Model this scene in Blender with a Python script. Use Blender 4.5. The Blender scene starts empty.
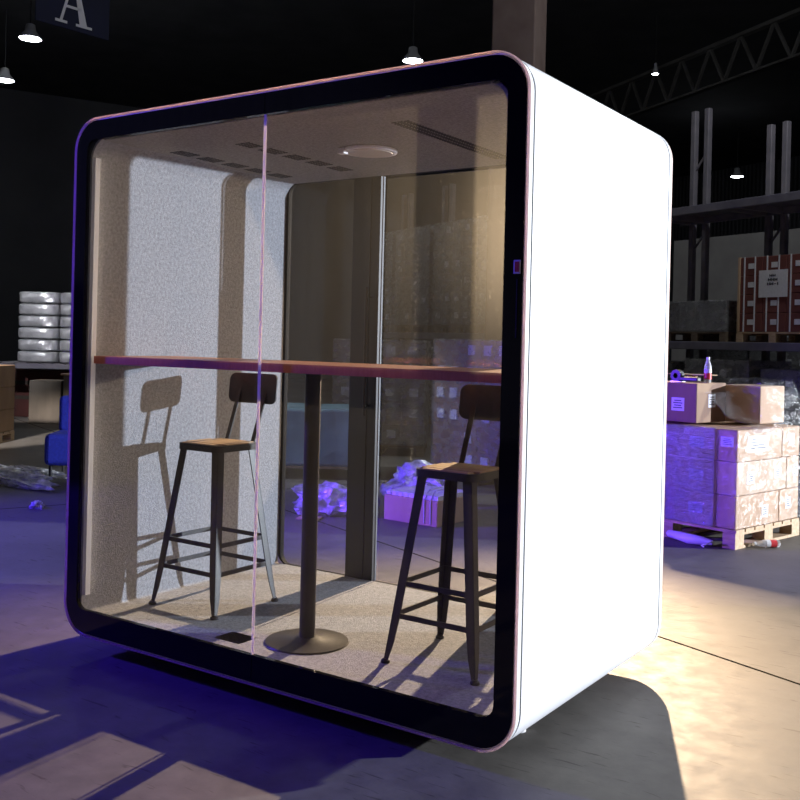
import bpy, bmesh, math, random
from mathutils import Vector, Matrix, noise
random.seed(7)
S = bpy.context.scene
COL = S.collection
PI = math.pi
ZP = 0.08                      # underside of the pod above the slab

# ------------------------------------------------------------------ materials
def new_mat(name):
    m = bpy.data.materials.new(name); m.use_nodes = True
    nt = m.node_tree
    return m, nt, nt.nodes['Principled BSDF'], nt.nodes['Material Output']

def N(nt, typ, **kw):
    n = nt.nodes.new(typ)
    for k, v in kw.items():
        if k in n.inputs: n.inputs[k].default_value = v
        else: setattr(n, k, v)
    return n

def coords(nt, kind='Object'):
    return nt.nodes.new('ShaderNodeTexCoord').outputs[kind]

def ramp(nt, fac, stops):
    r = nt.nodes.new('ShaderNodeValToRGB')
    e = r.color_ramp.elements
    while len(e) < len(stops): e.new(0.5)
    for el, (p, c) in zip(e, stops):
        el.position = p; el.color = (*c, 1) if len(c) == 3 else c
    nt.links.new(fac, r.inputs['Fac'])
    return r.outputs['Color']

def noisy(name, c1, c2, scale=8, rough=.6, metallic=0, bump=0.0, bscale=None, detail=6, stretch=None, spec=None, lo=.3, hi=.7):
    m, nt, b, o = new_mat(name)
    vec = coords(nt)
    if stretch:
        mp = N(nt, 'ShaderNodeMapping'); mp.inputs['Scale'].default_value = stretch
        nt.links.new(vec, mp.inputs['Vector']); vec = mp.outputs['Vector']
    n = N(nt, 'ShaderNodeTexNoise', Scale=scale, Detail=detail)
    nt.links.new(vec, n.inputs['Vector'])
    nt.links.new(ramp(nt, n.outputs['Fac'], [(lo, c1), (hi, c2)]), b.inputs['Base Color'])
    b.inputs['Roughness'].default_value = rough
    b.inputs['Metallic'].default_value = metallic
    if spec is not None: b.inputs['Specular IOR Level'].default_value = spec
    if bump:
        n2 = N(nt, 'ShaderNodeTexNoise', Scale=bscale or scale * 4, Detail=4)
        nt.links.new(vec, n2.inputs['Vector'])
        bp = N(nt, 'ShaderNodeBump', Strength=bump, Distance=.01)
        nt.links.new(n2.outputs['Fac'], bp.inputs['Height'])
        nt.links.new(bp.outputs['Normal'], b.inputs['Normal'])
    return m

def emit_mat(name, col, s):
    m, nt, b, o = new_mat(name)
    b.inputs['Base Color'].default_value = (*col, 1)
    b.inputs['Emission Color'].default_value = (*col, 1)
    b.inputs['Emission Strength'].default_value = s
    return m

def film_mat(name, gloss, rough, scale, bump, tint=(1, 1, 1), stretch=(1, 1, 1), trans=(.95, .95, .97), haze=.05):
    """clear plastic: mostly see-through, wrinkled gloss and a little milky haze"""
    m, nt, b, o = new_mat(name)
    nt.nodes.remove(b)
    vec = coords(nt)
    mp = N(nt, 'ShaderNodeMapping'); mp.inputs['Scale'].default_value = stretch
    nt.links.new(vec, mp.inputs['Vector'])
    n = N(nt, 'ShaderNodeTexNoise', Scale=scale, Detail=6, Distortion=1.5)
    nt.links.new(mp.outputs['Vector'], n.inputs['Vector'])
    bp = N(nt, 'ShaderNodeBump', Strength=bump, Distance=.02)
    nt.links.new(n.outputs['Fac'], bp.inputs['Height'])
    t = N(nt, 'ShaderNodeBsdfTransparent'); t.inputs['Color'].default_value = (*trans, 1)
    g = N(nt, 'ShaderNodeBsdfGlossy', Roughness=rough); g.inputs['Color'].default_value = (*tint, 1)
    nt.links.new(bp.outputs['Normal'], g.inputs['Normal'])
    d = N(nt, 'ShaderNodeBsdfDiffuse'); d.inputs['Color'].default_value = (*tint, 1)
    nt.links.new(bp.outputs['Normal'], d.inputs['Normal'])
    m1 = N(nt, 'ShaderNodeMixShader', Fac=gloss)
    nt.links.new(t.outputs[0], m1.inputs[1]); nt.links.new(g.outputs[0], m1.inputs[2])
    n2 = N(nt, 'ShaderNodeTexNoise', Scale=scale * .6, Detail=4)
    nt.links.new(mp.outputs['Vector'], n2.inputs['Vector'])
    hz = ramp(nt, n2.outputs['Fac'], [(.4, (haze * .3,) * 3), (.75, (haze * 2.5,) * 3)])
    m2 = N(nt, 'ShaderNodeMixShader')
    nt.links.new(hz, m2.inputs[0])
    nt.links.new(m1.outputs[0], m2.inputs[1]); nt.links.new(d.outputs[0], m2.inputs[2])
    nt.links.new(m2.outputs[0], o.inputs['Surface'])
    return m

def glass_mat(name, tint, dust, streak):
    """thin clear pane: straight-through light, mirror reflection by fresnel, dust that catches light"""
    m, nt, b, o = new_mat(name)
    nt.nodes.remove(b)
    t = N(nt, 'ShaderNodeBsdfTransparent'); t.inputs['Color'].default_value = (*tint, 1)
    g = N(nt, 'ShaderNodeBsdfGlossy', Roughness=0.01)
    lw = N(nt, 'ShaderNodeLayerWeight', Blend=.5)
    pw_ = N(nt, 'ShaderNodeMath', operation='POWER'); nt.links.new(lw.outputs['Facing'], pw_.inputs[0]); pw_.inputs[1].default_value = 5
    fr = N(nt, 'ShaderNodeMath', operation='MULTIPLY_ADD'); nt.links.new(pw_.outputs[0], fr.inputs[0]); fr.inputs[1].default_value = .9; fr.inputs[2].default_value = .02
    m1 = N(nt, 'ShaderNodeMixShader')
    nt.links.new(fr.outputs[0], m1.inputs[0]); nt.links.new(t.outputs[0], m1.inputs[1]); nt.links.new(g.outputs[0], m1.inputs[2])
    vec = coords(nt)
    mp = N(nt, 'ShaderNodeMapping'); mp.inputs['Scale'].default_value = (1, 1, .12)
    nt.links.new(vec, mp.inputs['Vector'])
    n1 = N(nt, 'ShaderNodeTexNoise', Scale=9, Detail=5)
    nt.links.new(mp.outputs['Vector'], n1.inputs['Vector'])
    n2 = N(nt, 'ShaderNodeTexNoise', Scale=60, Detail=3)
    nt.links.new(vec, n2.inputs['Vector'])
    r1 = ramp(nt, n1.outputs['Fac'], [(.3, (dust * .75,) * 3), (.72, (dust * 1.35,) * 3)])
    r2 = ramp(nt, n2.outputs['Fac'], [(.66, (0, 0, 0)), (.78, (streak,) * 3)])
    ad = N(nt, 'ShaderNodeMath', operation='ADD')
    nt.links.new(r1, ad.inputs[0]); nt.links.new(r2, ad.inputs[1])
    tr = N(nt, 'ShaderNodeBsdfTranslucent'); tr.inputs['Color'].default_value = (.9, .86, .78, 1)
    df = N(nt, 'ShaderNodeBsdfDiffuse'); df.inputs['Color'].default_value = (.8, .8, .8, 1)
    mx = N(nt, 'ShaderNodeMixShader', Fac=.2)
    fw_ = N(nt, 'ShaderNodeBsdfRefraction', Roughness=.68, IOR=1.35); fw_.inputs['Color'].default_value = (.95, .92, .85, 1)
    mf = N(nt, 'ShaderNodeMixShader', Fac=.6)
    nt.links.new(tr.outputs[0], mf.inputs[1]); nt.links.new(fw_.outputs[0], mf.inputs[2])
    nt.links.new(mf.outputs[0], mx.inputs[1]); nt.links.new(df.outputs[0], mx.inputs[2])
    m2 = N(nt, 'ShaderNodeMixShader')
    nt.links.new(ad.outputs[0], m2.inputs[0]); nt.links.new(m1.outputs[0], m2.inputs[1]); nt.links.new(mx.outputs[0], m2.inputs[2])
    nt.links.new(m2.outputs[0], o.inputs['Surface'])
    return m

def concrete_floor():
    m, nt, b, o = new_mat('polished_concrete')
    vec = coords(nt)
    L = nt.links.new
    n1 = N(nt, 'ShaderNodeTexNoise', Scale=.9, Detail=8, Roughness=.6); L(vec, n1.inputs['Vector'])
    n2 = N(nt, 'ShaderNodeTexNoise', Scale=9, Detail=8, Roughness=.65); L(vec, n2.inputs['Vector'])
    c1 = ramp(nt, n1.outputs['Fac'], [(.3, (.12, .11, .1)), (.7, (.18, .169, .156))])
    c2 = ramp(nt, n2.outputs['Fac'], [(.3, (.8, .8, .8)), (.65, (1.08, 1.08, 1.08))])
    mu = N(nt, 'ShaderNodeMix', data_type='RGBA', blend_type='MULTIPLY'); mu.inputs['Factor'].default_value = 1
    L(c1, mu.inputs['A']); L(c2, mu.inputs['B'])
    # scuffs: short thin dark scratches
    mp = N(nt, 'ShaderNodeMapping'); mp.inputs['Rotation'].default_value = (0, 0, .5); mp.inputs['Scale'].default_value = (2.2, 14, 1)
    L(vec, mp.inputs['Vector'])
    n3 = N(nt, 'ShaderNodeTexNoise', Scale=3.2, Detail=5, Distortion=.6); L(mp.outputs['Vector'], n3.inputs['Vector'])
    sc = ramp(nt, n3.outputs['Fac'], [(.30, (.42, .39, .37)), (.37, (1, 1, 1))])
    mu2 = N(nt, 'ShaderNodeMix', data_type='RGBA', blend_type='MULTIPLY'); mu2.inputs['Factor'].default_value = .7
    L(mu.outputs['Result'], mu2.inputs['A']); L(sc, mu2.inputs['B'])
    # saw-cut joints along two directions
    sep = N(nt, 'ShaderNodeSeparateXYZ')
    rot = N(nt, 'ShaderNodeMapping'); rot.inputs['Rotation'].default_value = (0, 0, math.radians(21.9))
    L(vec, rot.inputs['Vector']); L(rot.outputs['Vector'], sep.inputs[0])
    ca, sa = math.cos(math.radians(21.9)), math.sin(math.radians(21.9))
    yj = sa * .97 + ca * 1.89
    prev = None
    for out, off, per_ in (('Y', yj, 5.0), ('X', -4.87, 9.0)):
        s1 = N(nt, 'ShaderNodeMath', operation='SUBTRACT'); L(sep.outputs[out], s1.inputs[0]); s1.inputs[1].default_value = off - per_ / 2
        pm = N(nt, 'ShaderNodeMath', operation='FLOORED_MODULO'); L(s1.outputs[0], pm.inputs[0]); pm.inputs[1].default_value = per_
        s2 = N(nt, 'ShaderNodeMath', operation='SUBTRACT'); L(pm.outputs[0], s2.inputs[0]); s2.inputs[1].default_value = per_ / 2
        ab = N(nt, 'ShaderNodeMath', operation='ABSOLUTE'); L(s2.outputs[0], ab.inputs[0])
        lt = N(nt, 'ShaderNodeMath', operation='GREATER_THAN'); L(ab.outputs[0], lt.inputs[0]); lt.inputs[1].default_value = .009
        if prev is None: prev = lt
        else:
            mm = N(nt, 'ShaderNodeMath', operation='MINIMUM'); L(prev.outputs[0], mm.inputs[0]); L(lt.outputs[0], mm.inputs[1]); prev = mm
    mu3 = N(nt, 'ShaderNodeMix', data_type='RGBA')
    L(prev.outputs[0], mu3.inputs['Factor']); mu3.inputs['A'].default_value = (.012, .01, .008, 1); L(mu2.outputs['Result'], mu3.inputs['B'])
    L(mu3.outputs['Result'], b.inputs['Base Color'])
    sl = N(nt, 'ShaderNodeMath', operation='MULTIPLY'); L(prev.outputs[0], sl.inputs[0]); sl.inputs[1].default_value = .1; L(sl.outputs[0], b.inputs['Specular IOR Level'])
    rr = ramp(nt, n2.outputs['Fac'], [(.3, (.5,) * 3), (.7, (.68,) * 3)])
    L(rr, b.inputs['Roughness'])
    bp = N(nt, 'ShaderNodeBump', Strength=.12, Distance=.01); L(n2.outputs['Fac'], bp.inputs['Height']); L(bp.outputs['Normal'], b.inputs['Normal'])
    return m

def carton_mat(name, c1, c2):
    return noisy(name, c1, c2, scale=5, rough=.75, bump=.05, bscale=60, stretch=(1, 1, .3))

def wood_mat(name, c1, c2, stretch=(1, 12, 12), rough=.5):
    return noisy(name, c1, c2, scale=4, rough=rough, detail=8, stretch=stretch)

def corrugated(name, col):
    m, nt, b, o = new_mat(name)
    vec = coords(nt)
    w = N(nt, 'ShaderNodeTexWave', Scale=1.6, bands_direction='X'); nt.links.new(vec, w.inputs['Vector'])
    bp = N(nt, 'ShaderNodeBump', Strength=.7, Distance=.05); nt.links.new(w.outputs['Fac'], bp.inputs['Height'])
    nt.links.new(bp.outputs['Normal'], b.inputs['Normal'])
    n = N(nt, 'ShaderNodeTexNoise', Scale=.7, Detail=5); nt.links.new(vec, n.inputs['Vector'])
    nt.links.new(ramp(nt, n.outputs['Fac'], [(.3, tuple(c * .75 for c in col)), (.7, col)]), b.inputs['Base Color'])
    b.inputs['Roughness'].default_value = .6
    return m

M = {}
M['concrete'] = concrete_floor()
M['white'] = noisy('white_lacquer', (.86, .86, .88), (.9, .9, .92), scale=3, rough=.38)
M['gap'] = noisy('dark_seam', (.01, .01, .012), (.02, .02, .02), rough=.8)
M['pink'] = noisy('rose_anodised_edge', (.8, .5, .38), (.86, .57, .44), rough=.35, scale=4)
M['black'] = noisy('black_border', (.004, .004, .005), (.006, .006, .007), rough=.06, scale=3, spec=.25)
M['blackmetal'] = noisy('black_metal', (.010, .009, .009), (.018, .016, .015), rough=.4, scale=6)
M['mattblack'] = noisy('matt_black_frame', (.006, .006, .007), (.01, .01, .011), rough=.75, scale=6, spec=.1)
M['brownmetal'] = noisy('dark_powder_coated_steel', (.016, .013, .012), (.032, .027, .024), rough=.42, scale=14, bump=.05, spec=.4)
M['alu'] = noisy('brushed_aluminium', (.62, .63, .66), (.74, .75, .78), scale=30, rough=.32, metallic=.9, stretch=(1, 1, .02))
M['alu_dark'] = noisy('grey_edge_strip', (.11, .11, .12), (.16, .16, .17), scale=30, rough=.5)
M['front_glass'] = glass_mat('dusty_front_glass', (.95, .955, .96), .005, .009)
M['back_glass'] = glass_mat('dusty_back_glass', (.93, .945, .95), .005, .02)
def felt():
    m = noisy('grey_felt', (.215, .22, .245), (.345, .353, .385), scale=75, rough=.95, bump=.5, bscale=170, detail=8, spec=.1)
    return m
M['felt'] = felt()
M['ceil_felt'] = noisy('grey_ceiling_felt', (.2, .198, .195), (.32, .316, .31), scale=90, rough=.95, bump=.3, bscale=150, spec=.1)
M['carpet'] = noisy('beige_carpet', (.34, .31, .255), (.66, .62, .53), scale=85, rough=.97, bump=.8, bscale=140, detail=8, spec=.05, lo=.33, hi=.66)
M['seal'] = noisy('milky_joint_strip', (.75, .72, .66), (.85, .83, .78), rough=.3, scale=20)
def milky(name, col):
    m, nt, b, o = new_mat(name); nt.nodes.remove(b)
    n = N(nt, 'ShaderNodeTexNoise', Scale=20); nt.links.new(coords(nt), n.inputs['Vector'])
    c = ramp(nt, n.outputs['Fac'], [(.3, tuple(x * .9 for x in col)), (.7, col)])
    t = N(nt, 'ShaderNodeBsdfTranslucent'); d = N(nt, 'ShaderNodeBsdfDiffuse')
    nt.links.new(c, t.inputs['Color']); nt.links.new(c, d.inputs['Color'])
    x = N(nt, 'ShaderNodeMixShader', Fac=.25)
    nt.links.new(t.outputs[0], x.inputs[1]); nt.links.new(d.outputs[0], x.inputs[2]); nt.links.new(x.outputs[0], o.inputs['Surface'])
    return m
M['seal'] = milky('milky_joint_strip', (.92, .88, .8))
M['edge'] = milky('translucent_rose_edge', (.9, .72, .64))
M['disc'] = noisy('disc_diffuser', (.55, .52, .46), (.62, .58, .52), rough=.5, scale=20)
M['whiteplastic'] = noisy('white_plastic', (.78, .78, .8), (.85, .85, .86), rough=.4, scale=10)
M['redlabel'] = noisy('red_label', (.55, .06, .04), (.65, .09, .06), rough=.4, scale=30)
M['redcap'] = noisy('red_printed_band', (.62, .03, .04), (.75, .05, .06), rough=.4, scale=30)
M['table_top'] = wood_mat('walnut_tabletop', (.33, .12, .06), (.46, .19, .1), (14, 1, 1), .4)
M['table_edge'] = noisy('red_brown_edge_band', (.48, .12, .06), (.58, .16, .09), scale=10, rough=.45, stretch=(12, 1, 1))
M['seatwood'] = wood_mat('seat_planks', (.36, .22, .11), (.58, .40, .22), (1.5, 14, 14), .45)
M['carton'] = carton_mat('kraft_carton', (.44, .27, .14), (.56, .36, .2))
M['carton_pale'] = carton_mat('pale_kraft_carton', (.5, .33, .19), (.62, .43, .27))
M['carton_brown'] = carton_mat('brown_carton', (.22, .13, .08), (.32, .2, .12))
M['carton_red'] = carton_mat('red_brown_carton', (.15, .045, .035), (.21, .065, .05))
M['carton_dull'] = carton_mat('dull_dark_carton', (.10, .085, .07), (.16, .135, .11))
M['seam'] = noisy('dark_gap', (.03, .022, .016), (.05, .04, .03), rough=.9)
M['label'] = noisy('paper_label', (.72, .72, .74), (.82, .82, .84), rough=.6, scale=30)
M['ink'] = noisy('black_ink', (.012, .012, .015), (.03, .03, .035), rough=.6, scale=40)
M['film'] = film_mat('stretch_film', .035, .2, 20, .9, stretch=(1, 1, .8), haze=.006)
M['film_wrinkled'] = film_mat('wrinkled_stretch_film', .4, .12, 34, 1.0, stretch=(1, 1, 2.4), haze=.09)
M['film_dull'] = film_mat('distant_stretch_film', .2, .3, 12, .9, stretch=(1, 1, 1.6), haze=.05)
M['loose_film'] = film_mat('crumpled_loose_film', .3, .25, 12, 1.0, haze=.3)
M['silver'] = noisy('silver_foil_bag', (.55, .55, .58), (.8, .8, .83), scale=6, rough=.3, metallic=.55, bump=.9, bscale=14)
M['palletwood'] = wood_mat('pallet_timber', (.42, .29, .17), (.6, .44, .28), (2, 10, 10), .75)
M['palletdark'] = wood_mat('dark_pallet_timber', (.12, .085, .055), (.2, .15, .1), (2, 10, 10), .8)
M['wrapgrey'] = noisy('grey_wrapped_goods', (.10, .10, .10), (.2, .2, .195), scale=3, rough=.35, bump=.9, bscale=14, stretch=(3, 3, 1))
M['rackpost'] = noisy('painted_rack_steel', (.15, .14, .16), (.22, .2, .22), rough=.5, scale=5)
M['rackbeam'] = noisy('rack_beam_steel', (.14, .13, .17), (.2, .19, .22), rough=.5, scale=5)
M['blue'] = noisy('blue_upholstery', (.02, .03, .42), (.03, .05, .55), rough=.8, scale=40, bump=.2)
M['teal'] = noisy('blue_grey_tarpaulin', (.07, .15, .2), (.11, .22, .29), rough=.6, scale=4, bump=.5, bscale=9)
M['navy'] = noisy('navy_banner', (.006, .008, .03), (.009, .012, .042), rough=.8, scale=3)
M['signwhite'] = emit = noisy('sign_white', (.75, .74, .72), (.8, .79, .77), rough=.6, scale=10)
M['wall'] = corrugated('corrugated_cladding', (.08, .08, .09))
M['partition'] = noisy('dull_grey_panel', (.33, .31, .3), (.42, .4, .38), scale=2, rough=.8)
M['roof'] = noisy('dark_roof', (.03, .03, .035), (.05, .05, .055), rough=.9, scale=1)
M['column'] = noisy('painted_concrete_column', (.15, .1, .085), (.2, .145, .125), rough=.8, scale=3)
M['girder'] = noisy('roof_steel', (.06, .055, .05), (.1, .095, .09), rough=.6, scale=3)
M['lamp'] = emit_mat('lit_lamp_lens', (.93, .96, 1), 30)
M['lamp_body'] = noisy('lamp_housing', (.3, .3, .31), (.4, .4, .41), rough=.5)
M['dirty'] = noisy('crumpled_paper', (.6, .58, .55), (.7, .68, .66), rough=.7, scale=20)
M['clearbottle'] = film_mat('clear_bottle_plastic', .3, .08, 8, .15, haze=.4)

# ------------------------------------------------------------------ mesh helpers
class MB:
    def __init__(s): s.bm = bmesh.new()
    def box(s, x0, x1, y0, y1, z0, z1, mi=0, mat=None):
        v = [s.bm.verts.new((x, y, z)) for z in (z0, z1) for y in (y0, y1) for x in (x0, x1)]
        fs = []
        for q in ((0, 2, 3, 1), (4, 5, 7, 6), (0, 1, 5, 4), (2, 6, 7, 3), (0, 4, 6, 2), (1, 3, 7, 5)):
            f = s.bm.faces.new([v[i] for i in q]); f.material_index = mi; fs.append(f)
        if mat is not None: bmesh.ops.transform(s.bm, matrix=mat, verts=v)
        return s
    def rbox(s, x0, x1, y0, y1, z0, z1, r=.01, seg=2, mi=0):
        n0 = len(s.bm.verts)
        s.box(x0, x1, y0, y1, z0, z1, mi)
        s.bm.verts.ensure_lookup_table()
        vs = s.bm.verts[n0:]
        es = list({e for v in vs for e in v.link_edges})
        bmesh.ops.bevel(s.bm, geom=es, offset=r, segments=seg, profile=.5, affect='EDGES')
        return s
    def beam(s, p0, p1, w0, w1=None, h0=None, h1=None, up=(0, 0, 1), mi=0):
        p0, p1 = Vector(p0), Vector(p1)
        w1 = w0 if w1 is None else w1; h0 = w0 if h0 is None else h0; h1 = (h0 if w1 == w0 else h0 * w1 / w0) if h1 is None else h1
        d = (p1 - p0).normalized(); up = Vector(up)
        if abs(d.dot(up)) > .95: up = Vector((0, 1, 0))
        a = d.cross(up).normalized(); b = a.cross(d)
        v = []
        for p, w, h in ((p0, w0, h0), (p1, w1, h1)):
            for sa, sb in ((-1, -1), (1, -1), (1, 1), (-1, 1)):
                v.append(s.bm.verts.new(p + a * sa * w / 2 + b * sb * h / 2))
        for q in ((3, 2, 1, 0), (4, 5, 6, 7), (0, 1, 5, 4), (1, 2, 6, 5), (2, 3, 7, 6), (3, 0, 4, 7)):
            f = s.bm.faces.new([v[i] for i in q]); f.material_index = mi
        return s
    def lathe(s, prof, c=(0, 0, 0), n=32, mat=None, mi=0):
        c = Vector(c); rings = []
        for r, z in prof:
            rings.append([s.bm.verts.new(c + Vector((r * math.cos(2 * PI * k / n), r * math.sin(2 * PI * k / n), z))) for k in range(n)] if r > 1e-6 else [s.bm.verts.new(c + Vector((0, 0, z)))])
        for A, B in zip(rings, rings[1:]):
            for k in range(n):
                k2 = (k + 1) % n
                if len(A) == 1 and len(B) == 1: continue
                if len(A) == 1: q = [A[0], B[k2], B[k]]
                elif len(B) == 1: q = [A[k], A[k2], B[0]]
                else: q = [A[k], A[k2], B[k2], B[k]]
                f = s.bm.faces.new(q); f.smooth = True; f.material_index = mi
        if mat is not None: bmesh.ops.transform(s.bm, matrix=mat, verts=[v for R in rings for v in R])
        return s
    def tube(s, pts, r, n=10, mi=0):
        pts = [Vector(p) for p in pts]; rings = []
        for i, p in enumerate(pts):
            d = (pts[min(i + 1, len(pts) - 1)] - pts[max(i - 1, 0)]).normalized()
            up = Vector((0, 0, 1)) if abs(d.z) < .95 else Vector((0, 1, 0))
            a = d.cross(up).normalized(); b = a.cross(d)
            rr = r[i] if isinstance(r, (list, tuple)) else r
            rings.append([s.bm.verts.new(p + (a * math.cos(2 * PI * k / n) + b * math.sin(2 * PI * k / n)) * rr) for k in range(n)])
        for A, B in zip(rings, rings[1:]):
            for k in range(n):
                f = s.bm.faces.new([A[k], A[(k + 1) % n], B[(k + 1) % n], B[k]]); f.smooth = True; f.material_index = mi
        s.bm.faces.new(rings[0][::-1]); s.bm.faces.new(rings[-1])
        return s
    def ring(s, outer, inner, y0, y1, closed=True, mi=0, smooth_out=False):
        """band between two outlines (x, z) with equal counts, extruded y0..y1"""
        n = len(outer)
        vs = [[s.bm.verts.new((x, y, z)) for x, z in o] for o in (outer, inner) for y in (y0, y1)]
        of, ob, inf, inb = vs
        for i in range(n if closed else n - 1):
            j = (i + 1) % n
            for q, sm in (((of[i], of[j], ob[j], ob[i]), True), ((inf[j], inf[i], inb[i], inb[j]), True),
                      ((of[j], of[i], inf[i], inf[j]), False), ((ob[i], ob[j], inb[j], inb[i]), False)):
                f = s.bm.faces.new(q); f.material_index = mi; f.smooth = sm
        if not closed:
            for i in (0, n - 1):
                s.bm.faces.new((of[i], ob[i], inb[i], inf[i]))
        return s
    def plate(s, outline, y0, y1, mi=0):
        a = [s.bm.verts.new((x, y0, z)) for x, z in outline]; b = [s.bm.verts.new((x, y1, z)) for x, z in outline]
        s.bm.faces.new(a); s.bm.faces.new(b[::-1])
        for i in range(len(a)):
            j = (i + 1) % len(a); s.bm.faces.new((a[j], a[i], b[i], b[j]))
        return s
    def build(s, name, mat, parent=None, loc=None, rot=None, fix=True):
        if fix: bmesh.ops.recalc_face_normals(s.bm, faces=s.bm.faces[:])
        me = bpy.data.meshes.new(name); s.bm.to_mesh(me); s.bm.free()
        for mm in (mat if isinstance(mat, (list, tuple)) else [mat]): me.materials.append(mm)
        o = bpy.data.objects.new(name, me); COL.objects.link(o)
        if parent: o.parent = parent
        if loc is not None: o.location = loc
        if rot is not None: o.rotation_euler = rot if isinstance(rot, (tuple, list)) else (0, 0, rot)
        if any(p.use_smooth for p in me.polygons):
            try: me.set_sharp_from_angle(angle=math.radians(40))
            except Exception: pass
        return o

def tag(o, label=None, cat=None, group=None, kind=None):
    if label: o['label'] = label
    if cat: o['category'] = cat
    if group: o['group'] = group
    if kind: o['kind'] = kind
    return o

def thing(name, label, cat, loc=(0, 0, 0), rot=0, group=None):
    o = bpy.data.objects.new(name, None); COL.objects.link(o)
    o.location = loc; o.rotation_euler = (0, 0, rot); o.empty_display_size = .1
    return tag(o, label, cat, group)

def kids(o): return [c for c in bpy.data.objects if c.parent is o]

def copy_tree(o, parent=None):
    ch = kids(o)
    c = o.copy(); COL.objects.link(c)
    if parent: c.parent = parent
    for k in ch: copy_tree(k, c)
    return c

def rr(w, h, r, cz=0, n=10, cx=0):
    """rounded rectangle outline in x,z, starting at the top centre, clockwise"""
    pts = [(cx, cz + h / 2)]
    for sx, sz, a0 in ((1, 1, 90), (1, -1, 0), (-1, -1, -90), (-1, 1, -180)):
        ox, oz = cx + sx * (w / 2 - r), cz + sz * (h / 2 - r)
        for k in range(n + 1):
            a = math.radians(a0 - 90 * k / n)
            pts.append((ox + r * math.cos(a), oz + r * math.sin(a)))
        if (sx, sz) == (1, -1): pts.append((cx, cz - h / 2))
    return pts

def half(pts, side):
    n = len(pts)
    k = n // 2
    r = pts[:k + 1]
    return r if side > 0 else [(-x, z) for x, z in r]

# ------------------------------------------------------------------ camera
cam = bpy.data.cameras.new('camera'); co = bpy.data.objects.new('camera', cam); COL.objects.link(co)
yaw, roll = -.599, .0242
f = Vector((math.sin(yaw), math.cos(yaw), 0)); r0 = Vector((math.cos(yaw), -math.sin(yaw), 0)); u0 = r0.cross(f)
cr, sr = math.cos(roll), math.sin(roll)
rv = cr * r0 + sr * u0; uv = -sr * r0 + cr * u0
co.matrix_world = Matrix(((rv.x, uv.x, -f.x, 2.591), (rv.y, uv.y, -f.y, -2.829), (rv.z, uv.z, -f.z, 1.336 + ZP), (0, 0, 0, 1)))
cam.sensor_width = 36; cam.lens = 981.8 / 800 * 36
cam.shift_y = -(400 - 342.5) / 800
cam.clip_end = 200
S.camera = co

# ------------------------------------------------------------------ the hall
HA = math.radians(-25)                       # the hall's axes are turned against the pod's
HM = Matrix.Rotation(HA, 4, 'Z')
U0, U1, V0, V1, HZ = -29, 15, -11, 31, 9.0
def hall(name, mb, mat):
    o = mb.build(name, mat, rot=HA); tag(o, kind='structure'); return o
fl = MB().box(-45, 45, -45, 45, -.3, 0).build('floor', M['concrete']); tag(fl, 'scuffed grey concrete slab with dark joints', kind='structure')
hall('ceiling', MB().box(U0 - .3, U1 + .3, V0 - .3, V1 + .3, HZ, HZ + .3), M['roof'])
hall('wall_back', MB().box(U0 - .3, U1 + .3, V1, V1 + .3, 0, HZ), M['wall'])
hall('wall_front', MB().box(U0 - .3, U1 + .3, V0 - .3, V0, 0, HZ), M['wall'])
hall('wall_left', MB().box(U0 - .3, U0, V0, V1, 0, HZ), M['wall'])
hall('wall_right', MB().box(U1, U1 + .3, V0, V1, 0, HZ), M['wall'])

# roof girder whose lower flange catches light, upper right
g0, g1 = Vector((-11.5, 24.5, 7.4)), Vector((2.0, 15.2, 7.4))
gb = MB()
gb.beam(g0, g1, .16, h0=.05)
gb.beam(g0 + Vector((0, 0, .9)), g1 + Vector((0, 0, .9)), .16, h0=.08)
d = (g1 - g0); L = d.length; nn = 16
for i in range(nn):
    a = g0 + d * (i / nn); b_ = g0 + d * ((i + .5) / nn) + Vector((0, 0, .9)); c_ = g0 + d * ((i + 1) / nn)
    gb.beam(a, b_, .06); gb.beam(b_, c_, .06)
o = gb.build('roof_girder', M['girder']); tag(o, 'faint grey lattice girder under the dark roof at upper right', 'girder', kind='structure')
cb = MB().rbox(-.32, .32, -.32, .32, 0, HZ, .02)
o = cb.build('column', M['column'], loc=(-4.1, 9.85, 0), rot=math.radians(12)); tag(o, 'square brown concrete column rising behind the pod', 'column', kind='structure')

# ------------------------------------------------------------------ the pod
W, H, D, R = 2.28, 2.30, 1.375, .14
CZ = H / 2
pod = thing('office_pod', 'white rounded office pod with black bordered glass front, standing on concrete floor', 'office pod', (0, 0, ZP))
T = .075                                                        # wall thickness
out = lambda k: rr(W - 2 * k, H - 2 * k, R - k, CZ)
inn = rr(W - 2 * T, H - 2 * T, .11, CZ)
inn = [p if p[1] > CZ else q for p, q in zip(inn, rr(W - 2 * T, H - 2 * T, .02, CZ))]
MB().ring(out(0), inn, .045, D - .045).build('shell', M['white'], pod)
MB().ring(out(.001), inn, .035, .045).build('seam_gasket', M['gap'], pod)
MB().ring(out(.001), inn, D - .045, D - .035).build('seam_gasket', M['gap'], pod)
def rim(y0, y1, name):
    mb = MB(); s = 1 if y1 > y0 else -1
    # front edge slightly chamfered
    o0, o1 = out(.006), out(0)
    mb.ring(o1, rr(W - .024, H - .024, R - .012, CZ), y0 + .006 * s, y1)
    return mb.build(name, M['white'], pod)
rim(0, .035, 'front_rim'); rim(D, D - .035, 'rear_rim')
MB().ring(out(-.0035), rr(W - .005, H - .005, R - .0025, CZ), -.003, .0055).build('edge_bead', M['edge'], pod)
MB().ring(out(.001), rr(W - .016, H - .016, R - .008, CZ), D - .006, D + .003).build('edge_bead', M['pink'], pod)
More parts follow.
